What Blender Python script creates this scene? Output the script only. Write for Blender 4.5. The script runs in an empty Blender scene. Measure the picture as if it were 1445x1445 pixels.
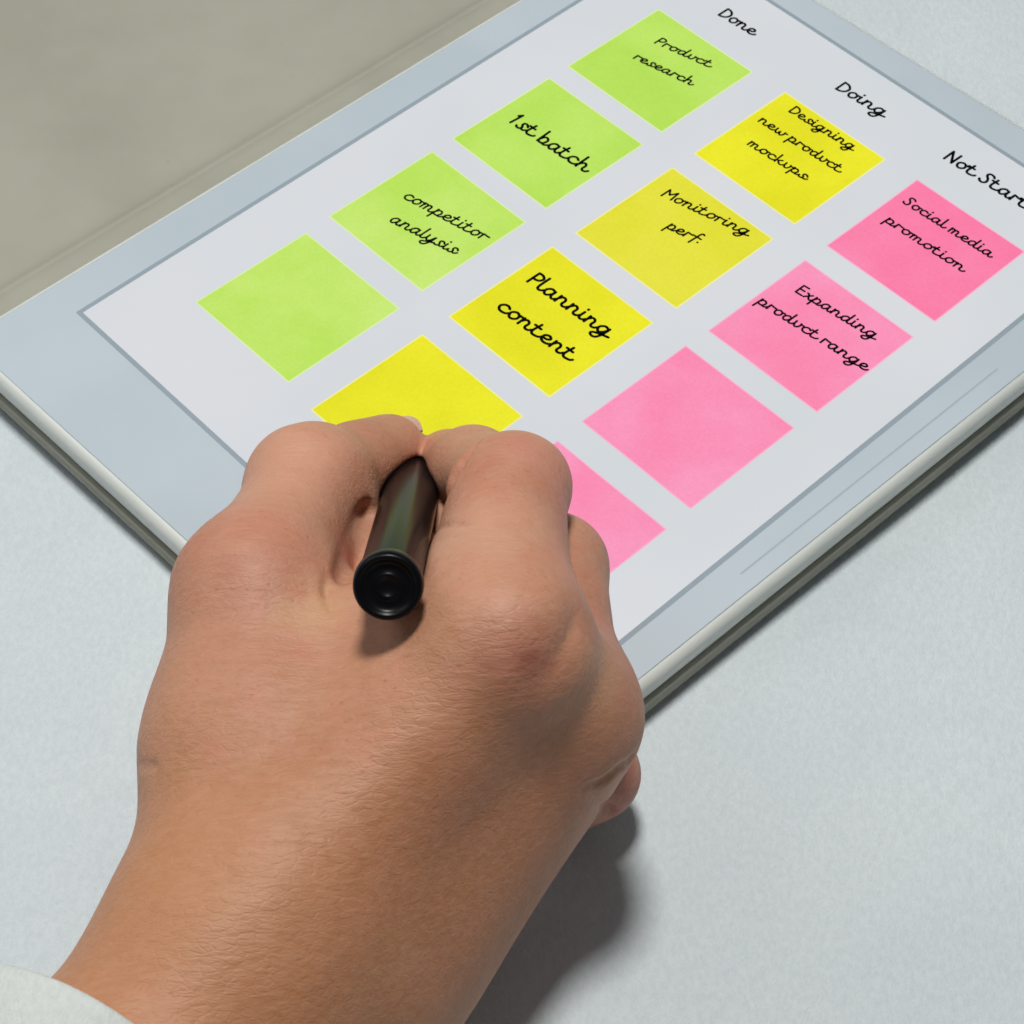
import bpy, bmesh, math, random
import numpy as np
from mathutils import Matrix, Vector

MM = 0.001
scene = bpy.context.scene
col = scene.collection
random.seed(4)

# ------------------------------------------------------------------ camera
CAM = np.array([-5.895979888126736, -280.05516154792474, 373.25025291618715])      # mm
ROT = np.array([[0.9998672062026148, 0.0, 0.016296317393132587],                    # rows: right, down, forward
                [0.009975127572478482, -0.790773162358881, -0.6120280242953322],
                [0.01288669043977142, 0.6121093086148381, -0.7906681525877808]])
F_PX, HALF = 3086.844418, 722.5
cd = bpy.data.cameras.new('camera')
cam = bpy.data.objects.new('camera', cd)
col.objects.link(cam)
cd.sensor_width = 36.0
cd.lens = 36.0 * F_PX / 1445.0
cd.clip_start, cd.clip_end = 0.01, 20.0
mw = np.eye(4)
mw[:3, 0], mw[:3, 1], mw[:3, 2], mw[:3, 3] = ROT[0], -ROT[1], -ROT[2], CAM * MM
cam.matrix_world = Matrix(mw.tolist())
cd.dof.use_dof = True
cd.dof.focus_distance = 0.40
cd.dof.aperture_fstop = 90.0
scene.camera = cam

# ------------------------------------------------------------------ light
scene.view_settings.view_transform = 'Standard'
scene.view_settings.look = 'None'
scene.view_settings.gamma = 1.0
scene.view_settings.exposure = 0.0
world = bpy.data.worlds.new('World')
scene.world = world
world.use_nodes = True
bg = world.node_tree.nodes['Background']
bg.inputs['Color'].default_value = (0.90, 0.95, 1.0, 1)
bg.inputs['Strength'].default_value = 0.115


def area(name, loc, target, size, power, colour):
    l = bpy.data.lights.new(name, 'AREA')
    l.shape = 'DISK'
    l.size = size * MM
    l.energy = power
    l.color = colour
    o = bpy.data.objects.new(name, l)
    col.objects.link(o)
    o.location = Vector(loc) * MM
    o.rotation_euler = (Vector(target) - Vector(loc)).to_track_quat('-Z', 'Y').to_euler()
    return o


area('key_lamp', (-35, 110, 1000), (0, -60, 20), 180, 8.2, (1.0, 0.975, 0.94))
area('window_lamp', (-760, 420, 760), (0, -40, 30), 700, 2.0, (0.97, 0.98, 1.0))

# ------------------------------------------------------------------ frames
S, H = 32.6, 11.5
ORG = (2.831154873908435, -3.264537787205388)
PHI = 0.8122075038299501
CPH, SPH = math.cos(-PHI), math.sin(-PHI)


def P2W(u, v, z=H):
    """tablet plane units -> world mm"""
    a, b = (u - ORG[0]) * S, (v - ORG[1]) * S
    return np.array([CPH * a - SPH * b, SPH * a + CPH * b, z])


def W(x, y, z):
    """photo sight line met with the height z (mm) -> world mm"""
    d = ROT.T @ np.array([(x - HALF) / F_PX, (y - HALF) / F_PX, 1.0])
    return CAM + d * (z - CAM[2]) / d[2]


# ------------------------------------------------------------------ helpers
def empty(name, loc=(0, 0, 0)):
    o = bpy.data.objects.new(name, None)
    o.empty_display_size = 0.01
    o.location = Vector(loc) * MM
    col.objects.link(o)
    return o


def tag(o, label=None, cat=None, group=None, kind=None):
    if label: o['label'] = label
    if cat: o['category'] = cat
    if group: o['group'] = group
    if kind: o['kind'] = kind
    return o


def link(name, me, mat, parent=None):
    o = bpy.data.objects.new(name, me)
    col.objects.link(o)
    if mat: me.materials.append(mat)
    if parent:
        o.parent = parent
        o.matrix_parent_inverse = Matrix.Identity(4)
        wp = Vector((0, 0, 0))
        q = parent
        while q:
            wp += q.location
            q = q.parent
        o.location = -wp
    return o


def mesh(name, verts, faces, mat, parent=None, smooth=True):
    me = bpy.data.meshes.new(name)
    me.from_pydata([tuple(float(c) * MM for c in v) for v in verts], [], [tuple(int(i) for i in f) for f in faces])
    me.update()
    if smooth:
        me.polygons.foreach_set('use_smooth', [True] * len(me.polygons))
    return link(name, me, mat, parent)


def from_bm(name, bm, mat, parent=None, smooth=True):
    me = bpy.data.meshes.new(name)
    bmesh.ops.recalc_face_normals(bm, faces=bm.faces)
    bm.to_mesh(me)
    bm.free()
    me.transform(Matrix.Scale(MM, 4))
    if smooth:
        me.polygons.foreach_set('use_smooth', [True] * len(me.polygons))
    return link(name, me, mat, parent)


class NT:
    def __init__(self, name):
        self.m = bpy.data.materials.new(name)
        self.m.use_nodes = True
        self.t = self.m.node_tree
        self.b = self.t.nodes['Principled BSDF']

    def n(self, kind, **kw):
        nd = self.t.nodes.new(kind)
        for k, v in kw.items():
            if k.startswith('_'):
                setattr(nd, k[1:], v)
            else:
                nd.inputs[k.replace('__', ' ')].default_value = v
        return nd

    def l(self, a, b):
        self.t.links.new(a, b)

    def coord(self, scale=(1, 1, 1), rot=(0, 0, 0)):
        tc = self.t.nodes.new('ShaderNodeTexCoord')
        mp = self.t.nodes.new('ShaderNodeMapping')
        mp.inputs['Scale'].default_value = scale
        mp.inputs['Rotation'].default_value = rot
        self.l(tc.outputs['Object'], mp.inputs['Vector'])
        return mp.outputs[0]

    def noise(self, vec, scale, detail=4, rough=0.55, dist=0):
        nd = self.n('ShaderNodeTexNoise', Scale=scale, Detail=detail, Roughness=rough, Distortion=dist)
        self.l(vec, nd.inputs['Vector'])
        return nd.outputs['Fac']

    def mix(self, fac, a, b, blend='MIX'):
        nd = self.t.nodes.new('ShaderNodeMix')
        nd.data_type = 'RGBA'
        nd.blend_type = blend
        for s, v in ((0, fac), (6, a), (7, b)):
            if isinstance(v, (tuple, list)):
                nd.inputs[s].default_value = (*v, 1)
            elif isinstance(v, (int, float)):
                nd.inputs[s].default_value = v
            else:
                self.l(v, nd.inputs[s])
        return nd.outputs[2]

    def ramp(self, fac, a, b, lo=0.0, hi=1.0):
        nd = self.t.nodes.new('ShaderNodeMapRange')
        nd.interpolation_type = 'SMOOTHSTEP'
        nd.inputs['From Min'].default_value = a
        nd.inputs['From Max'].default_value = b
        nd.inputs['To Min'].default_value = lo
        nd.inputs['To Max'].default_value = hi
        self.l(fac, nd.inputs['Value'])
        return nd.outputs[0]

    def math(self, op, a, b=None):
        nd = self.t.nodes.new('ShaderNodeMath')
        nd.operation = op
        for i, v in enumerate((a, b)):
            if v is None: continue
            if isinstance(v, (int, float)):
                nd.inputs[i].default_value = v
            else:
                self.l(v, nd.inputs[i])
        return nd.outputs[0]

    def bump(self, h, strength, dist, prev=None):
        nd = self.n('ShaderNodeBump', Strength=strength, Distance=dist)
        self.l(h, nd.inputs['Height'])
        if prev is not None: self.l(prev, nd.inputs['Normal'])
        self.l(nd.outputs[0], self.b.inputs['Normal'])
        return nd.outputs[0]

    def set(self, **kw):
        for k, v in kw.items():
            k = k.replace('__', ' ')
            if isinstance(v, (tuple, list)) and len(v) == 3 and k != 'Subsurface Radius':
                v = (*v, 1)
            self.b.inputs[k].default_value = v
        return self


def srgb(r, g, b):
    f = lambda c: (c / 255 / 12.92) if c / 255 <= 0.04045 else ((c / 255 + 0.055) / 1.055) ** 2.4
    return (f(r), f(g), f(b))


def plain(name, colour, rough=0.5, metal=0.0, coat=0.0, spec=0.5, ior=None):
    t = NT(name)
    t.set(Base__Color=colour, Roughness=rough, Metallic=metal)
    t.b.inputs['Coat Weight'].default_value = coat
    t.b.inputs['Specular IOR Level'].default_value = spec
    if ior: t.b.inputs['IOR'].default_value = ior
    return t.m


def emit(name, c0, c1, scale=60.0, lo=0.3, hi=0.7, fine=0.0):
    """a lit display showing a printed-paper colour"""
    t = NT(name)
    v = t.coord()
    a = t.ramp(t.noise(v, scale, 3, 0.5), lo, hi)
    c = t.mix(a, c0, c1)
    if fine:
        b = t.ramp(t.noise(v, 1500, 4, 0.7), 0.35, 0.65)
        c = t.mix(b, c, t.mix(fine, c, (0.0, 0.0, 0.0)))
    t.set(Base__Color=(0.01, 0.01, 0.01), Roughness=0.35)
    t.b.inputs['Specular IOR Level'].default_value = 0.0
    t.l(c, t.b.inputs['Emission Color'])
    t.b.inputs['Emission Strength'].default_value = 1.0
    return t.m


# ------------------------------------------------------------------ materials
def cloth_mat(name, base, dark):
    t = NT(name)
    v = t.coord(rot=(0, 0, 0.5))
    vs = t.coord(scale=(1.0, 0.6, 1.0), rot=(0, 0, 0.62))
    blot = t.ramp(t.noise(v, 14, 4, 0.6), 0.3, 0.75)
    c = t.mix(blot, base, dark)
    fib = t.ramp(t.noise(vs, 900, 5, 0.7), 0.3, 0.7)
    c = t.mix(t.math('MULTIPLY', fib, 0.22), c, tuple(x * 0.62 for x in base))
    t.l(c, t.b.inputs['Base Color'])
    t.set(Roughness=0.95)
    t.b.inputs['Specular IOR Level'].default_value = 0.1
    t.b.inputs['Sheen Weight'].default_value = 0.25
    n1 = t.bump(t.noise(v, 60, 3, 0.5), 0.25, 0.0012)
    n2 = t.bump(t.noise(vs, 520, 5, 0.7), 0.8, 0.0005, n1)
    t.bump(t.noise(v, 2200, 3, 0.7), 0.5, 0.00012, n2)
    return t.m


M_CLOTH = cloth_mat('white_fabric', (0.62, 0.692, 0.722), (0.675, 0.74, 0.76))
M_SLEEVE = cloth_mat('cream_sleeve_fabric', (0.60, 0.65, 0.63), (0.66, 0.70, 0.675))


def cover_mat():
    t = NT('taupe_cover_leather')
    v = t.coord()
    a = t.ramp(t.noise(v, 18, 4, 0.6), 0.3, 0.7)
    c = t.mix(a, (0.325, 0.325, 0.265), (0.375, 0.375, 0.31))
    sp = t.ramp(t.noise(v, 700, 2, 0.5), 0.72, 0.80)
    c = t.mix(t.math('MULTIPLY', sp, 0.4), c, (0.2, 0.2, 0.16))
    t.l(c, t.b.inputs['Base Color'])
    t.set(Roughness=0.7)
    t.b.inputs['Specular IOR Level'].default_value = 0.25
    n = t.bump(t.noise(v, 1400, 4, 0.6), 0.35, 0.00008)
    t.bump(t.noise(v, 40, 3, 0.5), 0.2, 0.0008, n)
    return t.m


M_COVER = cover_mat()
M_COVER_EDGE = plain('taupe_cover_edge', (0.08, 0.078, 0.065), 0.7)


def white_plastic():
    t = NT('white_tablet_shell')
    v = t.coord()
    c = t.mix(t.ramp(t.noise(v, 40, 4), 0.3, 0.7), (0.66, 0.70, 0.66), (0.72, 0.75, 0.71))
    t.l(c, t.b.inputs['Base Color'])
    t.set(Roughness=0.3)
    return t.m


M_SHELL = white_plastic()


def bezel_mat():
    t = NT('white_bezel_glass')
    v = t.coord()
    c = t.mix(t.ramp(t.noise(v, 16, 3), 0.3, 0.7), (0.46, 0.54, 0.595), (0.515, 0.595, 0.65))
    t.l(c, t.b.inputs['Base Color'])
    t.set(Roughness=0.32)
    t.b.inputs['Specular IOR Level'].default_value = 0.35
    return t.m


M_BEZEL = bezel_mat()
M_BORDER = plain('grey_screen_border', (0.30, 0.37, 0.42), 0.3)
M_SCREEN = emit('lit_screen', srgb(209, 214, 218), srgb(217, 219, 223), 12)
M_GREEN = [emit('green_note_display', srgb(183, 226, 88), srgb(194, 233, 104), 45, fine=0.05),
           emit('light_green_note_display', srgb(188, 229, 92), srgb(203, 236, 118), 45, fine=0.05)]
M_YELLOW = emit('yellow_note_display', srgb(226, 222, 44), srgb(233, 229, 66), 45, fine=0.05)
M_YELLOW2 = emit('bright_yellow_note_display', srgb(230, 225, 30), srgb(240, 236, 40), 45, fine=0.05)
M_PINK = emit('pink_note_display', srgb(253, 124, 168), srgb(253, 140, 180), 45, fine=0.06)
M_PINK2 = emit('light_pink_note_display', srgb(253, 137, 177), srgb(253, 155, 193), 45, fine=0.06)
M_INK = plain('black_lettering', (0.004, 0.004, 0.005), 0.6, spec=0.0)
M_REFLECTION = plain('bezel_painted_reflection', (0.38, 0.46, 0.52), 0.3)
M_PENBLACK = plain('glossy_black_plastic', (0.006, 0.006, 0.007), 0.12)
M_PENCAP = plain('black_end_cap_plastic', (0.003, 0.003, 0.004), 0.32, spec=0.16)
M_PENGREY = plain('polished_dark_barrel', (0.008, 0.007, 0.008), 0.2, spec=0.5, ior=1.1)
M_METAL = plain('steel_point', (0.5, 0.5, 0.5), 0.3, metal=1.0)


def skin_mat(spots):
    t = NT('skin')
    v = t.coord()
    big = t.noise(v, 30, 4, 0.55)
    mid = t.noise(v, 130, 4, 0.6)
    c = t.mix(t.ramp(big, 0.32, 0.68), (0.53, 0.27, 0.17), (0.455, 0.20, 0.125))
    c = t.mix(t.ramp(mid, 0.45, 0.75, 0, 0.55), c, (0.53, 0.205, 0.12))
    wv = t.coord(scale=(0.26, 1.0, 1.0), rot=(0, 0, 0.30))
    l1 = t.noise(wv, 800, 5, 0.62, 0.3)
    # pores and freckles
    vo = t.n('ShaderNodeTexVoronoi', Scale=430.0)
    vs_in = t.coord(scale=(1, 1.3, 1.0))
    t.l(vs_in, vo.inputs['Vector'])
    pore = t.math('MULTIPLY', t.ramp(vo.outputs['Distance'], 0.26, 0.05), t.ramp(mid, 0.38, 0.6, 0, 0.6))
    c = t.mix(pore, c, (0.36, 0.16, 0.085))
    geo = t.t.nodes.new('ShaderNodeTexCoord')
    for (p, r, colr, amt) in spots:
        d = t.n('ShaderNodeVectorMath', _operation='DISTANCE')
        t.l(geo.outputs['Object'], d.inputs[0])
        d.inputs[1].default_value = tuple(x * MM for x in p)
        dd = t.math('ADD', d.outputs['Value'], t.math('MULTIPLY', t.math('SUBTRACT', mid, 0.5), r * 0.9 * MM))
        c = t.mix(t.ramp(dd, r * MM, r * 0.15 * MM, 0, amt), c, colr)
    c = t.mix(t.ramp(l1, 0.35, 0.68, 0, 0.18), c, (0.64, 0.37, 0.24))
    t.l(c, t.b.inputs['Base Color'])
    t.set(Roughness=0.5)
    t.b.inputs['Specular IOR Level'].default_value = 0.38
    t.b.inputs['Subsurface Weight'].default_value = 0.22
    t.b.inputs['Subsurface Radius'].default_value = (1.0, 0.38, 0.2)
    t.b.inputs['Subsurface Scale'].default_value = 0.0035
    # fine skin lines: stretched, direction follows the back of the hand
    vc = t.n('ShaderNodeTexVoronoi', Scale=900.0, _feature='DISTANCE_TO_EDGE')
    w2 = t.coord(scale=(0.45, 1.0, 1.0), rot=(0, 0, 0.3))
    t.l(w2, vc.inputs['Vector'])
    n0 = t.bump(t.noise(v, 110, 3, 0.5), 0.30, 0.0011)
    n1 = t.bump(l1, 0.52, 0.00045, n0)
    n2 = t.bump(t.ramp(vc.outputs['Distance'], 0.0, 0.16), 0.28, 0.0001, n1)
    t.bump(t.math('MULTIPLY', pore, -1.0), 0.4, 0.00015, n2)
    return t.m


# ------------------------------------------------------------------ tablecloth
def build_cloth():
    n = 420
    lim = 620.0
    xs = np.linspace(-lim, lim, n)
    X, Y = np.meshgrid(xs, xs + 80, indexing='ij')
    Z = 1.2 * np.sin(X / 61 + Y / 97) * np.sin(Y / 83 - X / 140) - 1.0
    Z += 0.35 * np.sin(X / 23 + Y / 31)
    for (a, b, w, h) in ((0.55, 95, 5, 1.6), (0.62, 128, 4, 1.1), (-0.9, 60, 6, 0.9), (0.5, -150, 6, 1.5)):   # soft creases
        D = (X * math.sin(a) - (Y + 130) * math.cos(a)) + 0.06 * X * np.sin(Y / 90)
        Z += h * np.exp(-((D - b) / w) ** 2) * (0.6 + 0.4 * np.sin(X / 50))
    V = np.stack([X, Y, Z], -1).reshape(-1, 3)
    idx = np.arange(n * n).reshape(n, n)
    Fc = np.stack([idx[:-1, :-1], idx[1:, :-1], idx[1:, 1:], idx[:-1, 1:]], -1).reshape(-1, 4)
    o = mesh('tablecloth', V, Fc, M_CLOTH)
    tag(o, 'white brushed fabric spread over the table under the tablet', kind='structure')


build_cloth()


# ------------------------------------------------------------------ tablet and cover
def rounded_rect(u0, v0, u1, v1, r, seg=10):
    pts = []
    for cx, cy, a0 in ((u1 - r, v1 - r, 0), (u0 + r, v1 - r, 90), (u0 + r, v0 + r, 180), (u1 - r, v0 + r, 270)):
        for k in range(seg + 1):
            a = math.radians(a0 + 90 * k / seg)
            pts.append((cx + r * math.cos(a), cy + r * math.sin(a)))
    return pts


def quad_warp(corners):
    """unit square -> bilinear quad in plane units; corners: (0,0),(1,0),(1,1),(0,1)"""
    a, b, c, d = [np.array(q, float) for q in corners]
    return lambda s, t: a * (1 - s) * (1 - t) + b * s * (1 - t) + c * s * t + d * (1 - s) * t


def isect(p1, p2, p3, p4):
    a, b, c, d = [np.array(q, float) for q in (p1, p2, p3, p4)]
    A = np.array([b - a, c - d]).T
    s = np.linalg.solve(A, c - a)
    return a + s[0] * (b - a)


def w2p(p):
    x, y = p[0], p[1]
    a, b = CPH * x + SPH * y, -SPH * x + CPH * y
    return np.array([a / S + ORG[0], b / S + ORG[1]])


def line(q1, q2, z):
    return w2p(W(*q1, z)), w2p(W(*q2, z))


def quad_from(lines):
    """lines: left(-u), bottom(-v), right(+u), top(+v)"""
    l, b, r, t = lines
    return [isect(*l, *b), isect(*b, *r), isect(*r, *t), isect(*t, *l)]


def offset_quad(q, d):
    """grow a quad by d (units)"""
    q = [np.array(p, float) for p in q]
    out = []
    for i in range(4):
        p0, p1, p2 = q[i - 1], q[i], q[(i + 1) % 4]
        e1 = (p1 - p0) / np.linalg.norm(p1 - p0)
        e2 = (p2 - p1) / np.linalg.norm(p2 - p1)
        n1, n2 = np.array([e1[1], -e1[0]]), np.array([e2[1], -e2[0]])
        out.append(p1 + (n1 + n2) / (1 + n1 @ n2) * d)
    return out


def slab(name, quad, r, layers, mat, parent, seg=10, cap=True):
    """stack of rounded outlines: layers = [(inset units, z)] bottom to top"""
    V, Fc = [], []
    n = None
    for ins, z in layers:
        q = offset_quad(quad, -ins)
        rr = max(r - ins, 0.004)
        ring = []
        for i in range(4):
            p0, p1, p2 = q[i - 1], q[i], q[(i + 1) % 4]
            e1 = (p0 - p1) / np.linalg.norm(p0 - p1)
            e2 = (p2 - p1) / np.linalg.norm(p2 - p1)
            A, B = p1 + e1 * rr, p1 + e2 * rr
            for k in range(seg + 1):
                a = math.pi / 2 * k / seg
                ring.append(p1 + e1 * rr * (1 - math.sin(a)) + e2 * rr * (1 - math.cos(a)))
        n = len(ring)
        V += [P2W(u, v, z) for u, v in ring]
    L = len(layers)
    for j in range(L - 1):
        for i in range(n):
            k = (i + 1) % n
            Fc.append((j * n + i, j * n + k, (j + 1) * n + k, (j + 1) * n + i))
    if cap:
        Fc.append(tuple(range((L - 1) * n, L * n)))
        Fc.append(tuple(reversed(range(n))))
    o = mesh(name, V, Fc, mat, parent, smooth=False)
    for p in o.data.polygons:
        p.use_smooth = len(p.vertices) == 4
    return o


def ring_sheet(name, outer, inner, z, mat, parent, ro=0.0):
    """flat frame between two quads, a real gap in the middle"""
    V = [P2W(u, v, z) for u, v in outer] + [P2W(u, v, z) for u, v in inner]
    V += [P2W(u, v, z - 0.12) for u, v in outer] + [P2W(u, v, z - 0.12) for u, v in inner]
    Fc = []
    for i in range(4):
        k = (i + 1) % 4
        Fc += [(i, k, 4 + k, 4 + i), (8 + i, 12 + i, 12 + k, 8 + k), (4 + i, 4 + k, 12 + k, 12 + i), (i, 8 + i, 8 + k, k)]
    return mesh(name, V, Fc, mat, parent, smooth=False)


tablet = empty('tablet', P2W(1.8, -1.2, 0))
tag(tablet, 'white tablet with a lit screen of green, yellow and pink notes', 'tablet')

ZS = H
scr = quad_from([line((117, 441), (820, 2), ZS), line((117, 441), (343, 648), ZS),
                 line((872, 905), (1400, 478), ZS), line((1080, 0), (1445, 237), ZS)])
border = quad_from([line((108, 440), (800, 0), ZS), line((108, 440), (337, 656), ZS),
                    line((868, 911), (1445, 490), ZS), line((1070, -14), (1445, 205), ZS)])
# the display border is a thin strip around the lit area
border = offset_quad(scr, 0.036)
bez = quad_from([line((0, 447), (722, 8), ZS), line((0, 526), (270, 772), ZS),
                 line((896, 966), (1445, 527), ZS), line((1150, 0), (1445, 181), ZS)])
shell = offset_quad(bez, 0.045)
slab('body', shell, 0.34, [(0.05, 5.3), (0.015, 5.7), (0.0, 6.6), (0.0, 9.6), (0.02, 10.7), (0.05, 11.25), (0.09, 11.32)], M_SHELL, tablet)
glass = slab('bezel', offset_quad(bez, -0.012), 0.30, [(0.0, 11.28), (0.0, 11.40), (0.008, 11.46)], M_BEZEL, tablet)
slab('screen_border', border, 0.008, [(0, 11.40), (0, 11.475)], M_BORDER, tablet, seg=1)
screen = slab('screen', scr, 0.004, [(0, 11.42), (0, 11.50)], M_SCREEN, tablet, seg=1)
# faint reflection on the right bezel, painted as a thin coloured strip
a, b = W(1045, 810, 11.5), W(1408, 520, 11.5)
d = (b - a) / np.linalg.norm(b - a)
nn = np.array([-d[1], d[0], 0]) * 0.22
mesh('bezel_reflection_line', [a - nn, b - nn, b + nn, a + nn], [(0, 1, 2, 3)], M_REFLECTION, tablet, smooth=False).location.z -= 0.02 * MM

# cover: lies under the tablet, folds open to the upper left
cover = empty('tablet_cover', P2W(-2.0, -1.2, 0))
tag(cover, 'taupe folio cover under the white tablet, opened flat to the left', 'tablet cover')
cq = offset_quad(bez, 0.055)
slab('back_panel', cq, 0.34, [(0.03, 0.15), (0.0, 0.7), (0.0, 4.3), (0.02, 4.8)], M_COVER, cover)
slab('inner_tray', offset_quad(bez, 0.0), 0.34, [(0.035, 4.82), (0.035, 5.28)], M_COVER_EDGE, cover)
# front flap, hinge groove along the tablet's long edge
eA, eB = np.array(bez[0]), np.array(bez[3])          # left edge of bezel (bottom, top)
along = (eB - eA) / np.linalg.norm(eB - eA)
nrm = np.array([-along[1], along[0]])                 # away from tablet
if nrm[0] > 0: nrm = -nrm


def flap():
    prof = [(0.0, 7.6), (0.025, 9.4), (0.06, 10.1), (0.13, 10.2), (0.20, 9.9), (0.235, 8.9), (0.26, 8.2), (0.285, 8.9), (0.32, 9.5), (0.42, 9.7), (0.8, 9.1), (1.5, 8.0),
            (2.6, 6.2), (4.0, 4.0), (5.2, 3.2), (5.4, 2.9), (5.43, 2.0), (5.4, 0.6)]
    n = 120
    V, Fc = [], []
    A, B = eA - along * 0.05, eB + along * 0.05
    m = len(prof)
    for i in range(n + 1):
        q = A + (B - A) * i / n
        for (dd, z) in prof:
            wob = 0.10 * math.sin(i * 0.11 + dd * 2.0) * min(1, dd)
            p = q + nrm * dd
            V.append(P2W(p[0], p[1], z + wob))
    for i in range(n):
        for j in range(m - 1):
            a0 = i * m + j
            Fc.append((a0, a0 + 1, a0 + m + 1, a0 + m))
    base = len(V)
    V += [v - np.array([0, 0, 2.2 if v[2] > 3 else 0.0]) for v in V[:]]
    Fc += [tuple(base + k for k in reversed(f)) for f in Fc[:]]
    for i in (0, n):
        for j in range(m - 1):
            a0 = i * m + j
            Fc.append((a0, a0 + 1, base + a0 + 1, base + a0))
    for i in range(n):
        for j in (0, m - 1):
            a0 = i * m + j
            Fc.append((a0, a0 + m, base + a0 + m, base + a0))
    mesh('front_flap', V, Fc, M_COVER, cover)


flap()

# ------------------------------------------------------------------ monoline handwriting
G = {
 'a': (1.22, [[(.75,.92),(.42,1),(.08,.6),(.12,.1),(.38,.02),(.68,.45),(.8,.95)], [(.8,.95),(.73,.3),(.85,.02),(1.05,.06),(1.22,.32)]]),
 'b': (1.12, [[(.2,1.9),(.05,0)], [(.07,.2),(.28,.85),(.55,1),(.76,.7),(.6,.15),(.3,0),(.08,.12)], [(.45,.03),(.8,0),(1.12,.32)]]),
 'c': (1.0, [[(.82,.82),(.6,1),(.3,.92),(.06,.5),(.2,.08),(.5,0),(.8,.1),(1.0,.36)]]),
 'd': (1.25, [[(.75,.92),(.42,1),(.08,.6),(.12,.1),(.38,.02),(.68,.45),(.8,.95)], [(.93,1.85),(.74,.3),(.86,.02),(1.08,.06),(1.25,.32)]]),
 'e': (.98, [[(.1,.42),(.5,.5),(.7,.78),(.45,1),(.12,.72),(.12,.2),(.4,0),(.75,.08),(.98,.34)]]),
 'f': (.85, [[(.95,1.72),(.8,1.86),(.58,1.6),(.42,.7),(.2,-.6)], [(-.02,.97),(.5,.9),(.98,.82)]]),
 'g': (1.22, [[(.75,.92),(.42,1),(.08,.6),(.14,.12),(.38,.04),(.68,.45),(.86,1.0)], [(.86,1.0),(.72,.1),(.5,-.62),(.2,-.88),(-.1,-.72),(.0,-.42),(.5,-.15),(1.22,.1)]]),
 'h': (1.18, [[(.22,1.9),(.04,0)], [(.08,.45),(.35,.92),(.58,.95),(.68,.7),(.62,.2),(.76,0),(1.0,.08),(1.18,.36)]]),
 'i': (.58, [[(.12,1),(.04,.25),(.16,0),(.4,.08),(.58,.34)], [(.18,1.46),(.2,1.52)]]),
 'k': (1.08, [[(.2,1.9),(.04,0)], [(.68,.95),(.35,.62),(.1,.48)], [(.3,.58),(.5,.15),(.72,0),(.92,.08),(1.08,.34)]]),
 'l': (.62, [[(.22,1.9),(.05,.35),(.18,0),(.42,.07),(.62,.34)]]),
 'm': (1.52, [[(.14,1),(.03,0)], [(.07,.5),(.3,.93),(.5,.9),(.52,.6),(.43,0)], [(.47,.5),(.7,.93),(.92,.92),(.98,.65),(.92,.2),(1.06,0),(1.3,.08),(1.52,.36)]]),
 'n': (1.18, [[(.14,1),(.03,0)], [(.07,.45),(.33,.93),(.56,.95),(.68,.7),(.62,.2),(.76,0),(1.0,.08),(1.18,.36)]]),
 'o': (1.05, [[(.72,.88),(.42,1),(.08,.62),(.14,.12),(.4,0),(.72,.3),(.78,.72),(.72,.88),(1.05,.9)]]),
 'p': (1.08, [[(.16,1.08),(-.14,-.78)], [(.08,.5),(.32,.95),(.6,.95),(.74,.6),(.55,.12),(.3,.02),(.04,.14)], [(.45,.05),(.78,.02),(1.08,.34)]]),
 'r': (.82, [[(.16,1),(.03,0)], [(.08,.55),(.16,.93),(.3,.95),(.55,.88),(.82,.86)]]),
 's': (1.02, [[(.88,.74),(.68,1.0),(.42,.94),(.36,.66),(.5,.34),(.38,.03),(.1,.0),(-.02,.16)], [(.46,.14),(.74,.07),(1.02,.36)]]),
 't': (.9, [[(.3,1.55),(.08,.4),(.2,.02),(.5,.02),(.75,.12),(.9,.32)], [(-.08,1.1),(.5,1.06)]]),
 'u': (1.0, [[(.12,1),(.1,.35),(.28,0),(.56,.2),(.72,.75),(.66,.98),(.78,.82),(1.0,.86)]]),
 'w': (1.45, [[(.12,1),(.1,.35),(.26,0),(.48,.15),(.6,.7),(.62,.25),(.8,0),(1.05,.3),(1.15,.8),(1.1,.98),(1.2,.84),(1.45,.88)]]),
 'x': (1.0, [[(.12,.95),(.3,.85),(.5,.25),(.68,0),(.85,.08),(1.0,.34)], [(.72,1),(.0,0)]]),
 'y': (1.12, [[(.12,1),(.08,.4),(.26,.04),(.55,.2),(.8,.95)], [(.86,1.0),(.72,.1),(.48,-.62),(.18,-.88),(-.1,-.72),(.0,-.42),(.5,-.15),(1.12,.12)]]),
 'D': (1.2, [[(.24,1.72),(.04,0)], [(.24,1.72),(.7,1.6),(1.0,1.1),(.85,.45),(.45,.08),(.04,0)]]),
 'P': (.95, [[(.24,1.72),(.03,0)], [(.24,1.72),(.62,1.7),(.86,1.4),(.7,.95),(.4,.78),(.14,.8)]]),
 'M': (1.4, [[(.03,0),(.26,1.72)], [(.26,1.72),(.62,.75)], [(.62,.75),(1.2,1.72)], [(1.2,1.72),(1.12,0)]]),
 'N': (1.2, [[(.03,0),(.24,1.72)], [(.24,1.72),(.78,0)], [(.78,0),(1.02,1.72)]]),
 'S': (1.1, [[(1.02,1.5),(.8,1.74),(.45,1.68),(.36,1.3),(.62,.85),(.66,.35),(.4,0),(.1,.08),(.0,.3)]]),
 'E': (1.0, [[(.9,1.72),(.24,1.72)], [(.24,1.72),(.04,0)], [(.04,0),(.78,.0)], [(.14,.88),(.72,.9)]]),
 '1': (.72, [[(.15,1.35),(.42,1.72)], [(.42,1.72),(.12,0)]]),
 '.': (.3, [[(.1,.05),(.12,.07)]]),
 ' ': (.45, []),
}


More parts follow.
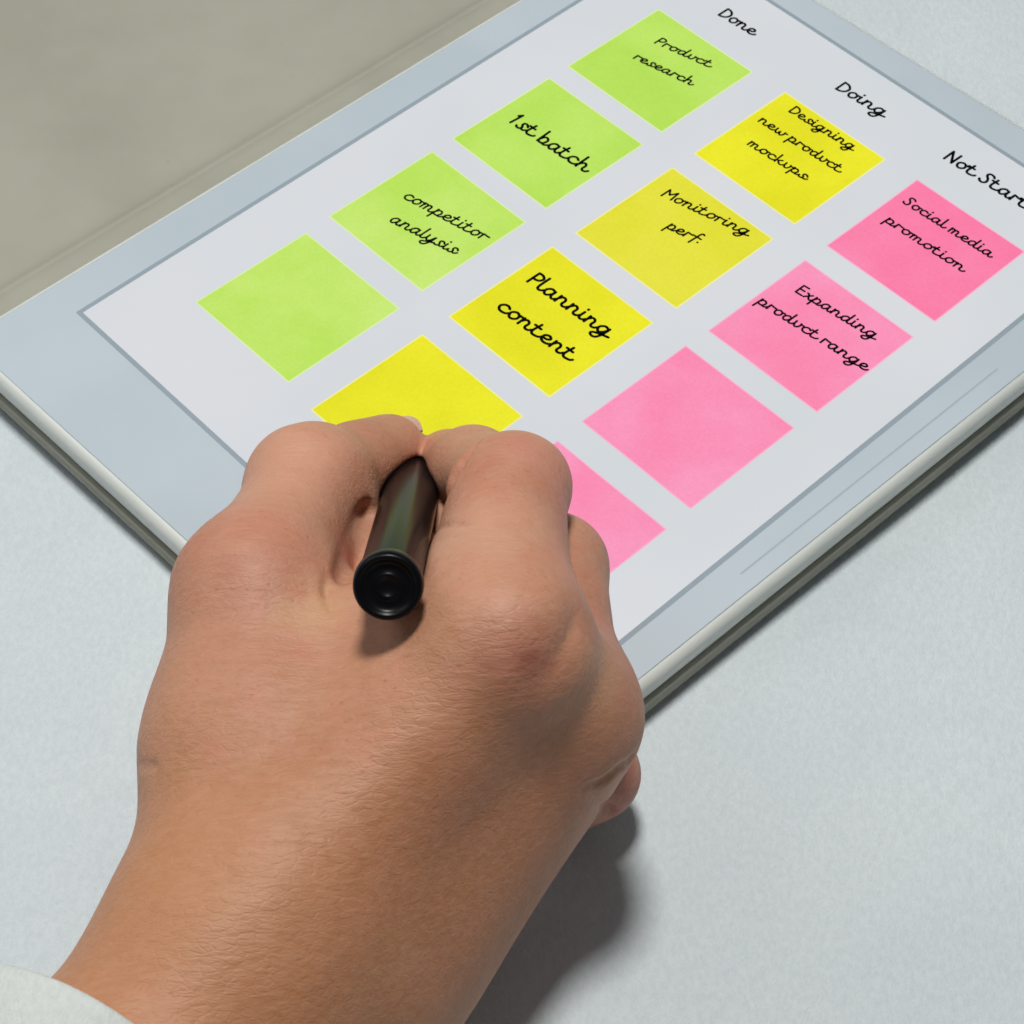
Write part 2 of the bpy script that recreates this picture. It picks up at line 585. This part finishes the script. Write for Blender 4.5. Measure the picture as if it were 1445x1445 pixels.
def catmull(pts, n=7):
    if len(pts) == 2: return [np.array(pts[0], float), np.array(pts[1], float)]
    P = [np.array(p, float) for p in pts]
    P = [2 * P[0] - P[1]] + P + [2 * P[-1] - P[-2]]
    out = []
    for i in range(1, len(P) - 2):
        for k in range(n):
            t = k / n
            out.append(0.5 * ((2 * P[i]) + (-P[i-1] + P[i+1]) * t + (2*P[i-1] - 5*P[i] + 4*P[i+1] - P[i+2]) * t*t + (-P[i-1] + 3*P[i] - 3*P[i+1] + P[i+2]) * t**3))
    out.append(P[-2])
    return out


def advance(text):
    return sum(G[c][0] for c in text)


def lettering(lines, parent, z, name='lettering'):
    """lines: (text, start px, end px, cap height in units, stroke width mm, reference text for the end px)"""
    V, Fc = [], []
    zz = [0]

    def disc(c, r):
        b = len(V)
        V.extend([(c[0] + r * math.cos(a), c[1] + r * math.sin(a), z + zz[0]) for a in np.linspace(0, 2 * math.pi, 13)[:-1]])
        Fc.append(tuple(range(b, b + 12)))
        zz[0] += 0.00004

    for (text, s, e, cap, wd, *ref) in lines:
        A, B = W(*s, z)[:2], W(*e, z)[:2]
        L = advance(ref[0] if ref else text)
        ux = (B - A) / L
        up = (P2W(0, 1) - P2W(0, 0))[:2] * cap / 1.72
        x = 0.0
        for ch in text:
            adv, strokes = G[ch]
            for st in strokes:
                pts = [A + ux * (x + q[0]) + up * q[1] - ux * 0.11 * q[1] for q in catmull(st)]
                r = max(wd * 0.66, 0.265)
                zz[0] += 0.00015
                b = len(V)
                m = len(pts)
                for i, q in enumerate(pts):
                    t = pts[min(i + 1, m - 1)] - pts[max(i - 1, 0)]
                    t = t / (np.linalg.norm(t) + 1e-9)
                    nrm_ = np.array([-t[1], t[0]]) * r
                    V.append((*(q + nrm_), z + zz[0])); V.append((*(q - nrm_), z + zz[0]))
                for i in range(m - 1):
                    Fc.append((b + 2*i, b + 2*i + 1, b + 2*i + 3, b + 2*i + 2))
                zz[0] += 0.00015
                disc(pts[0], r)
                disc(pts[-1], r)
            x += adv
    return mesh(name, V, Fc, M_INK, parent, smooth=False)


# note origins (tablet plane units, one unit = one note edge)
NOTES = [
 ('green', -0.0, 0.0, M_GREEN[0], 'green note reading Product research',
  [('Product', (923.5,60.6), (1002,95.5), .085, .34), ('research', (893.6,82.2), (976.3,121), .085, .34)]),
 ('green', 0.0, -1.192, M_GREEN[0], 'green note reading 1st batch',
  [('1st batch', (718.6,171.8), (827,244), .122, .52)]),
 ('green', 0.0, -2.389, M_GREEN[1], 'light green note reading competitor analysis',
  [('competitor', (568.4,278.9), (684.5,340.5), .098, .36), ('analysis', (549.2,312.0), (642.6,359.2), .098, .36)]),
 ('green', 0.017, -3.612, M_GREEN[1], 'blank light green note', []),
 ('yellow', 1.317, 0.014, M_YELLOW2, 'yellow note reading Designing new product mockups',
  [('Designing', (1113,157.3), (1203.4,212.8), .085, .34), ('new product', (1069.9,171.1), (1185,244.2), .085, .34), ('mockups', (1054.6,203.8), (1137.2,254.8), .085, .34)]),
 ('yellow', 1.312, -1.206, M_YELLOW, 'pale yellow note reading Monitoring perf.',
  [('Monitoring', (932.8,275.9), (1055.5,333.2), .092, .38), ('perf.', (940,321.4), (986,343.5), .092, .38)]),
 ('yellow', 1.298, -2.416, M_YELLOW2, 'yellow note reading Planning content',
  [('Planning', (743.7,397), (857.5,477), .119, .54), ('content', (700.8,434.5), (805.3,510.5), .119, .54)]),
 ('yellow', 1.299, -3.656, M_YELLOW2, 'blank yellow note partly behind the hand', []),
 ('pink', 2.610, 0.022, M_PINK, 'deep pink note reading Social media promotion',
  [('Social media', (1273.7,285.7), (1398.2,364.2), .085, .36), ('promotion', (1248.5,312.5), (1359.4,384.6), .085, .36)]),
 ('pink', 2.603, -1.193, M_PINK2, 'light pink note reading Expanding product range',
  [('Expanding', (1122.2,411.5), (1234.7,479.5), .088, .38), ('product range', (1068.5,427.2), (1222.7,524.1), .088, .38)]),
 ('pink', 2.593, -2.404, M_PINK2, 'large blank pink note in full view', []),
 ('pink', 2.604, -3.635, M_PINK2, 'blank pink note cut off by the fingers', []),
]
M_NEDGE = {'green': emit('note_edge_green', srgb(222, 240, 178), srgb(214, 238, 165)),
           'yellow': emit('note_edge_yellow', srgb(243, 240, 165), srgb(240, 237, 150)),
           'pink': emit('note_edge_pink', srgb(250, 180, 205), srgb(250, 170, 198))}
for (kc, u, v, m, lab, lines) in NOTES:
    q = [(u, v), (u + 1, v), (u + 1, v + 1), (u, v + 1)]
    nt = slab('sticky_note', q, 0.003, [(0, 11.50), (0, 11.53)], M_NEDGE[kc], tablet, seg=1)
    tag(nt, lab)
    slab('note_face', offset_quad(q, -0.010), 0.003, [(0, 11.531), (0, 11.545)], m, nt, seg=1)
    if lines:
        lettering(lines, nt, 11.560, 'handwriting')
for nm, line_ in (('Done', ('Done', (1013.7,20.8), (1063.5,50.6), .108, .5)),
                  ('Doing', ('Doing', (1179.2,125.2), (1247.4,165.5), .108, .5)),
                  ('Not Started', ('Not Started', (1331.8,223.4), (1424.0,281.0), .112, .52, 'Not Sta'))):
    h = lettering([line_], tablet, 11.560, 'heading')
    tag(h, 'black handwritten heading ' + nm)

# ------------------------------------------------------------------ pen
def lathe(name, A, B, prof, mat, parent, seg=64, squash=None):
    """prof: (t mm from A towards B, radius)"""
    A, B = np.array(A, float), np.array(B, float)
    ax = (B - A) / np.linalg.norm(B - A)
    e1 = np.cross(ax, [0, 0, 1.0]); e1 /= np.linalg.norm(e1)
    e2 = np.cross(e1, ax)
    V, Fc = [], []
    for (t, r) in prof:
        for k in range(seg):
            a = 2 * math.pi * k / seg
            V.append(A + ax * t + (e1 * math.cos(a) + e2 * math.sin(a)) * max(r, 0.001))
    for j in range(len(prof) - 1):
        for k in range(seg):
            k2 = (k + 1) % seg
            Fc.append((j * seg + k, (j + 1) * seg + k, (j + 1) * seg + k2, j * seg + k2))
    Fc.append(tuple(range(seg)))
    Fc.append(tuple(reversed(range((len(prof) - 1) * seg, len(prof) * seg))))
    return mesh(name, V, Fc, mat, parent)


PE = W(547, 829, 87)
PN = W(594, 640, 11.62)
PL = float(np.linalg.norm(PE - PN))
pen = empty('pen', PN)
tag(pen, 'glossy black pen held in the hand, its round end facing the viewer', 'pen')
lathe('barrel', PE, PN, [(2.2, 4.3), (2.6, 5.0), (5, 5.15), (30, 5.3), (60, 5.4), (PL - 30, 5.4), (PL - 26, 5.1)], M_PENGREY, pen)
lathe('grip', PE, PN, [(PL - 26.5, 4.7), (PL - 26, 4.9), (PL - 18, 4.7), (PL - 11, 3.2), (PL - 9, 2.4)], M_PENBLACK, pen)
lathe('nib', PE, PN, [(PL - 10.5, 1.5), (PL - 3, 0.9), (PL - 1.2, 0.5), (PL - 0.4, 0.35), (PL, 0.12)], M_METAL, pen)
ec = lathe('end_cap', PE, PN, [(1.0, 0.05), (1.0, 1.6), (0.8, 1.7), (0.8, 2.1), (1.0, 2.2), (1.0, 3.9), (0.5, 4.3), (0.1, 4.7), (0.0, 5.0), (0.2, 5.4), (0.8, 5.7), (3.0, 5.8), (3.8, 5.5), (4.2, 4.9)], M_PENCAP, pen)

# ------------------------------------------------------------------ the hand: signed distances, then surface nets
GH = 0.62
lo = np.array([-112.0, -190.0, -2.0])
hi = np.array([48.0, 26.0, 96.0])
dims = np.ceil((hi - lo) / GH).astype(int) + 1
BIG = np.float32(60.0)
axs = [(lo[i] + GH * np.arange(dims[i])).astype(np.float32) for i in range(3)]


def sub(bmin, bmax):
    s = []
    for i in range(3):
        a = int(max(0, math.floor((bmin[i] - lo[i]) / GH)))
        b = int(min(dims[i], math.ceil((bmax[i] - lo[i]) / GH) + 1))
        s.append(slice(a, max(b, a + 1)))
    return tuple(s)


def cone_d(sl, a, b, ra, rb):
    X, Y, Z = axs[0][sl[0]][:, None, None], axs[1][sl[1]][None, :, None], axs[2][sl[2]][None, None, :]
    d = b - a
    L2 = float(d @ d) + 1e-9
    t = np.clip(((X - a[0]) * d[0] + (Y - a[1]) * d[1] + (Z - a[2]) * d[2]) / L2, 0, 1)
    px, py, pz = X - a[0] - t * d[0], Y - a[1] - t * d[1], Z - a[2] - t * d[2]
    return (np.sqrt(px * px + py * py + pz * pz) - (ra + (rb - ra) * t)).astype(np.float32)


def smin(a, b, k):
    h = np.clip(0.5 + 0.5 * (b - a) / k, 0, 1)
    return b * (1 - h) + a * h - k * h * (1 - h)


def new_field():
    return np.full(tuple(dims), BIG, np.float32)


def add(Fd, a, b, ra, rb, k=4.0):
    a, b = np.array(a, float), np.array(b, float)
    m = max(ra, rb) + k + 14
    sl = sub(np.minimum(a, b) - m, np.maximum(a, b) + m)
    d = cone_d(sl, a, b, ra, rb)
    Fd[sl] = smin(Fd[sl], d, k)


def carve(Fd, a, b, ra, rb, k=1.5):
    a, b = np.array(a, float), np.array(b, float)
    m = max(ra, rb) + k + 6
    sl = sub(np.minimum(a, b) - m, np.maximum(a, b) + m)
    d = cone_d(sl, a, b, ra, rb)
    Fd[sl] = -smin(-Fd[sl], d, k)


def J(x, y, z):
    return W(x, y, z)


# joints: (photo sight line, height mm)
T_CMC, T_MCP, T_IP, T_TIP = J(338, 1060, 52), J(356, 838, 59), J(436, 690, 49), J(552, 640, 34)
I_MCP, I_PIP, I_DIP, I_TIP = J(704, 905, 70), J(714, 699, 61), J(668, 664, 41), J(634, 656, 31)
M_MCP, M_PIP, M_DIP, M_TIP = J(790, 1006, 50), J(782, 800, 44), J(652, 735, 33), J(572, 672, 24)
R_MCP, R_PIP, R_DIP = J(778, 1058, 36), J(800, 960, 27), J(740, 880, 20)
L_MCP, L_PIP, L_DIP = J(705, 1120, 30), J(838, 1092, 14), J(790, 990, 17)
WR_R, WR_U = J(352, 1330, 45), J(480, 1340, 30)
FA_R, FA_U = J(105, 1660, 43), J(235, 1700, 30)

hand = new_field()
# forearm, wrist and back of the hand
add(hand, WR_R, FA_R, 18.5, 24, 10)
add(hand, WR_U, FA_U, 17.5, 24, 14)
add(hand, WR_R, T_CMC, 17.5, 13.5, 14)
add(hand, WR_R, I_MCP, 17, 11.5, 16)
add(hand, WR_U, M_MCP, 18, 11.2, 16)
add(hand, WR_U, R_MCP, 17, 11.0, 14)
add(hand, WR_U, L_MCP, 16.5, 9.5, 14)
add(hand, J(535, 1290, 23), J(795, 1116, 14), 13.5, 7.6, 6)          # hypothenar edge
add(hand, J(420, 1010, 52), J(610, 960, 58), 12, 11, 16)  # first web
add(hand, T_CMC, T_MCP, 14.0, 12.2, 12)
add(hand, J(430, 900, 54), J(600, 890, 60), 9, 9, 12)
add(hand, I_MCP, M_MCP, 10.5, 10.5, 10)
add(hand, J(728, 905, 73), J(742, 925, 72), 8.5, 8.0, 5)   # index knuckle
add(hand, J(806, 1000, 54), J(812, 1012, 52), 8.2, 8.2, 5)            # middle knuckle
carve(hand, J(806, 880, 78), J(770, 1000, 80), 2, 2, 8)       # valley between the knuckles
add(hand, J(560, 800, 40), J(620, 900, 50), 9, 12, 8)          # skin deep in the web
PALM = hand.copy()


def finger(chain, k=3.5, kb=9.0):
    f = new_field()
    for (a, b, ra, rb) in chain:
        add(f, a, b, ra, rb, k)
    return smin(PALM, f, kb)


thumb = finger([(T_MCP, T_IP, 12.0, 10.6), (T_IP, T_TIP, 10.4, 6.8), (J(500, 655, 39), J(548, 634, 32), 7.8, 6.6), (T_IP + [-1, 1, 1], T_IP + [1, 2, 1], 10.2, 10.0)], 4, 10)
index = finger([(I_MCP, I_PIP, 12.3, 11.0), (J(732, 680, 60), J(736, 682, 60), 9.0, 9.0)], 3.5, 10)
idist = new_field()
add(idist, I_PIP + ROT[2] * 6 + [1, 2, 0], I_DIP, 9.0, 8.2, 3)
add(idist, I_DIP, I_TIP, 8.4, 7.3, 3)
index = smin(index, idist, 1.3)
del idist
middle = finger([(M_MCP, M_PIP, 11.2, 9.6), (M_PIP, M_DIP, 9.4, 8.2), (M_DIP, M_TIP, 8.0, 7.5)], 3.5, 8)
ring = finger([(R_MCP, R_PIP, 10.5, 9.0), (R_PIP, R_DIP, 8.8, 7.8)], 3.5, 7)
little = finger([(L_MCP, L_PIP, 8.0, 8.4), (L_PIP, L_DIP, 8.4, 7.2)], 2.5, 4)
hand = thumb
for f in (index, middle, ring, little):
    hand = smin(hand, f, 0.9)
del thumb, index, middle, ring, little, PALM

# soft hollows and skin folds
def surf(x, y):
    d = ROT.T @ np.array([(x - HALF) / F_PX, (y - HALF) / F_PX, 1.0])
    zs = np.arange(94, 3, -0.25)
    P = CAM[None] + d[None] * ((zs - CAM[2]) / d[2])[:, None]
    ii = np.clip(np.round((P - lo) / GH).astype(int), 0, np.array(hand.shape) - 1)
    k = np.argmax(hand[ii[:, 0], ii[:, 1], ii[:, 2]] < 0)
    return P[k]


def crease(pts, r, k, depth=0.0):
    """a soft fold pressed into the skin along surface points"""
    fine = [tuple(q) for q in catmull(pts, 4)]
    d = ROT[2] * depth
    Q = [surf(*q) + d for q in fine]
    n = len(Q) - 1
    for i in range(n):
        t0, t1 = i / n, (i + 1) / n
        w = lambda t: max(0.08, math.sin(math.pi * min(max(t, 0.06), 0.94))) ** 0.6
        carve(hand, Q[i], Q[i + 1], r * w(t0), r * w(t1), k)


crease([(606, 752), (628, 742), (656, 740), (690, 748)], 0.35, 0.9)
crease([(612, 765), (640, 756), (665, 760)], 0.2, 0.7)
g0, g1 = surf(470, 812) + np.array([1.6, 0, 0]), surf(504, 722) + np.array([2.2, 0, 0])
for q_ in range(12):                                                                    # gap beside the pen
    t_ = q_ / 11
    p_ = g0 + (g1 - g0) * t_
    r_ = 1.5 + 1.5 * math.sin(math.pi * (0.1 + 0.6 * t_))
    carve(hand, p_ - ROT[2] * 5, p_ + ROT[2] * (3.5 + 0.5 * t_), r_, r_ * 0.9, 0.7)
crease([(463, 812), (460, 836), (470, 862)], 0.35, 1.2)
crease([(674, 624), (658, 640), (644, 664), (632, 690), (622, 716)], 0.9, 1.3, 0.4)
crease([(898, 1064), (866, 1092), (824, 1116)], 0.3, 1.6, 0.0)                        # edge of the palm
crease([(190, 1077), (206, 1081), (222, 1081)], 0.4, 0.9)

crease([(830, 1120), (850, 1138), (868, 1146)], 0.5, 1.2)
carve(hand, PN, PE, 5.45, 5.4, 0.8)                                        # the pen presses in

# the tablet top and the table flatten what rests on them
sl = sub(lo, [hi[0], hi[1], 20])
X, Y, Z = axs[0][sl[0]][:, None, None], axs[1][sl[1]][None, :, None], axs[2][sl[2]][None, None, :]
pu = CPH * X + SPH * Y
pv = -SPH * X + CPH * Y
PU, PV = pu / S + ORG[0], pv / S + ORG[1]
inside = -BIG * np.ones_like(PU)
for i in range(4):
    p1, p2 = shell[i], shell[(i + 1) % 4]
    e = (p2 - p1) / np.linalg.norm(p2 - p1)
    inside = np.maximum(inside, ((PU - p1[0]) * e[1] - (PV - p1[1]) * e[0]) * S)
box = np.maximum(inside - 1.8, Z - 11.75)
hand[sl] = -smin(-hand[sl], box.astype(np.float32), 0.6)
hand[sl] = -smin(-hand[sl], (Z - 0.3 + 0 * X + 0 * Y).astype(np.float32), 0.6)


def surface_nets(Fd):
    sgn = Fd < 0
    nx, ny, nz = Fd.shape
    c = np.zeros((nx - 1, ny - 1, nz - 1), np.int8)
    for i in (0, 1):
        for j in (0, 1):
            for k in (0, 1):
                c += sgn[i:nx - 1 + i, j:ny - 1 + j, k:nz - 1 + k]
    act = np.argwhere((c > 0) & (c < 8))
    idx = -np.ones((nx - 1, ny - 1, nz - 1), np.int32)
    idx[act[:, 0], act[:, 1], act[:, 2]] = np.arange(len(act))
    acc = np.zeros((len(act), 3)); cnt = np.zeros(len(act))
    corners = [(i, j, k) for i in (0, 1) for j in (0, 1) for k in (0, 1)]
    vals = {q: Fd[act[:, 0] + q[0], act[:, 1] + q[1], act[:, 2] + q[2]].astype(float) for q in corners}
    for q in corners:
        for ax in range(3):
            if q[ax] == 0:
                r = list(q); r[ax] = 1; r = tuple(r)
                va, vb = vals[q], vals[r]
                m = (va < 0) != (vb < 0)
                t = np.where(m, va / (va - vb + 1e-12), 0)
                pt = np.array(q, float)[None, :].repeat(len(act), 0)
                pt[:, ax] += t
                acc[m] += pt[m]; cnt[m] += 1
    V = act + acc / cnt[:, None]
    quads = []
    for ax in range(3):
        s0 = [slice(None)] * 3; s1 = [slice(None)] * 3
        s0[ax] = slice(0, -1); s1[ax] = slice(1, None)
        a, b = sgn[tuple(s0)], sgn[tuple(s1)]
        e = np.argwhere(a != b)
        o1, o2 = [(1, 2), (2, 0), (0, 1)][ax]
        e = e[(e[:, o1] > 0) & (e[:, o2] > 0) & (e[:, o1] < Fd.shape[o1] - 1) & (e[:, o2] < Fd.shape[o2] - 1)]
        flip = a[e[:, 0], e[:, 1], e[:, 2]]

        def g(d1, d2):
            q = e.copy(); q[:, o1] -= d1; q[:, o2] -= d2
            return idx[q[:, 0], q[:, 1], q[:, 2]]
        Q = np.stack([g(1, 1), g(0, 1), g(0, 0), g(1, 0)], 1)
        Q[~flip] = Q[~flip][:, ::-1]
        quads.append(Q)
    Q = np.concatenate(quads)
    return V * GH + lo, Q


HV, HQ = surface_nets(hand)
# relax the grid slightly
for it in range(3):
    acc = np.zeros_like(HV); cnt = np.zeros(len(HV))
    for a_, b_ in ((0, 1), (1, 2), (2, 3), (3, 0)):
        np.add.at(acc, HQ[:, a_], HV[HQ[:, b_]]); np.add.at(cnt, HQ[:, a_], 1)
        np.add.at(acc, HQ[:, b_], HV[HQ[:, a_]]); np.add.at(cnt, HQ[:, b_], 1)
    HV = HV * 0.4 + 0.6 * acc / np.maximum(cnt, 1)[:, None]

spots = [
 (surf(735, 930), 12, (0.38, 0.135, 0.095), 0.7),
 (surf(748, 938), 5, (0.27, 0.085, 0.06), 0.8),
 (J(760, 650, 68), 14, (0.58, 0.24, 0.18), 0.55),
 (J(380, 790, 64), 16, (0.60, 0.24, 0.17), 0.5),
 (J(560, 625, 34), 12, (0.58, 0.23, 0.165), 0.35),
 (J(625, 660, 34), 13, (0.58, 0.23, 0.165), 0.35),
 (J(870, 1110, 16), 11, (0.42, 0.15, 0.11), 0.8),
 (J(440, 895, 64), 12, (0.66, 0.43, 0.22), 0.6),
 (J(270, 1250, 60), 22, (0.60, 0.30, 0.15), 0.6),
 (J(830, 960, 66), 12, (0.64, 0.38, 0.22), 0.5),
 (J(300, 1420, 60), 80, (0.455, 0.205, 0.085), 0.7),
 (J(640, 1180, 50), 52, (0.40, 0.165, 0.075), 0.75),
 (J(488, 780, 56), 9, (0.56, 0.17, 0.12), 0.7),
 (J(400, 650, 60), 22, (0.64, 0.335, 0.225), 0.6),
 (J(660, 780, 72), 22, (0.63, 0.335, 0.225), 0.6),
]
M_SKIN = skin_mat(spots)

person = empty('person', J(420, 1200, 0))
tag(person, 'right hand and wrist of a person in a cream sleeve gripping a black pen', 'person')
me = bpy.data.meshes.new('hand')
me.from_pydata((HV * MM).tolist(), [], HQ.tolist())
me.update()
me.polygons.foreach_set('use_smooth', [True] * len(me.polygons))
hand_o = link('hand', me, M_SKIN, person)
print('hand mesh', len(HV), len(HQ))

# sleeve cuff around the forearm
def sleeve():
    ax0 = (WR_R + WR_U) / 2
    ax1 = (FA_R + FA_U) / 2
    ax = (ax1 - ax0) / np.linalg.norm(ax1 - ax0)
    side = (WR_U - WR_R); side -= ax * (side @ ax); side /= np.linalg.norm(side)
    up = np.cross(side, ax)
    if up[2] < 0: up = -up
    start = 40.0
    V, Fc = [], []
    n, m = 128, 60
    prof = []
    for j in range(m):      # outer skin from cuff back
        prof.append((start + 0.6 + j * 3.4, 0.0, j))
    rings = [(start + 3.0, -2.2), (start + 0.9, -1.9), (start + 0.1, -1.1), (start, -0.4), (start + 0.4, 0.2)] + [(start + 1.2 + j * 1.6, 0.5 + 0.5 * math.sin(j * 0.5) * 0.3) for j in range(m)]
    for (t, off) in rings:
        if start + 8.0 < t < start + 11.5: off -= 0.55
        for k in range(n):
            a = 2 * math.pi * k / n
            ra, rb = 39 + off + 0.03 * t, 27.5 + off + 0.03 * t
            wr = 0.7 * math.sin(3 * a + t * 0.05) + 0.5 * math.sin(7 * a - t * 0.09) * min(1, (t - start) / 12 + 0.3)
            c = ax0 - side * 3.0 + ax * (t + 4.0 * math.cos(a) + 1.5 * math.sin(a * 2 + 0.7))
            p = c + side * math.cos(a) * (ra + wr) + up * math.sin(a) * (rb + wr)
            p[2] = max(p[2], 0.4 + 0.2 * math.sin(k))
            V.append(p)
    for j in range(len(rings) - 1):
        for k in range(n):
            k2 = (k + 1) % n
            Fc.append((j * n + k, j * n + k2, (j + 1) * n + k2, (j + 1) * n + k))
    o = mesh('sleeve', V, Fc, M_SLEEVE, person)


sleeve()


# thumb nail
def nail():
    t = NT('fingernail')
    t.set(Base__Color=(0.62, 0.38, 0.29), Roughness=0.25)
    ax = (T_TIP - T_IP) / np.linalg.norm(T_TIP - T_IP)
    up = np.array([0.05, 0.75, 0.66]); up -= ax * (up @ ax); up /= np.linalg.norm(up)
    sd = np.cross(ax, up)
    V, Fc = [], []
    n, m = 12, 12
    for i in range(n + 1):
        s = i / n
        tt = -4.5 + 12.0 * s
        for j in range(m + 1):
            q = (j / m - 0.5) * 2
            w = 4.9 * (1 - 0.10 * (2 * s - 1) ** 2)
            tip_c = 2.4 * (q * q) * (1 if s > 0.5 else 0) * (s - 0.5) * 2
            ang = q * 0.85
            r = 6.75 + 0.25 - 0.9 * s
            V.append(T_TIP + ax * (tt - tip_c) + (up * math.cos(ang) + sd * math.sin(ang)) * r)
    for i in range(n):
        for j in range(m):
            a0 = i * (m + 1) + j
            Fc.append((a0, a0 + 1, a0 + m + 2, a0 + m + 1))
    b = len(V)
    V += [v - up * 0.5 for v in V[:]]
    Fc += [tuple(b + k for k in reversed(f)) for f in Fc[:]]
    rim = [j for j in range(m + 1)] + [i * (m + 1) + m for i in range(1, n + 1)] + [n * (m + 1) + j for j in range(m - 1, -1, -1)] + [i * (m + 1) for i in range(n - 1, 0, -1)]
    for i in range(len(rim)):
        a0, a1 = rim[i], rim[(i + 1) % len(rim)]
        Fc.append((a0, a1, b + a1, b + a0))
    mesh('fingernail', V, Fc, t.m, hand_o)


nail()
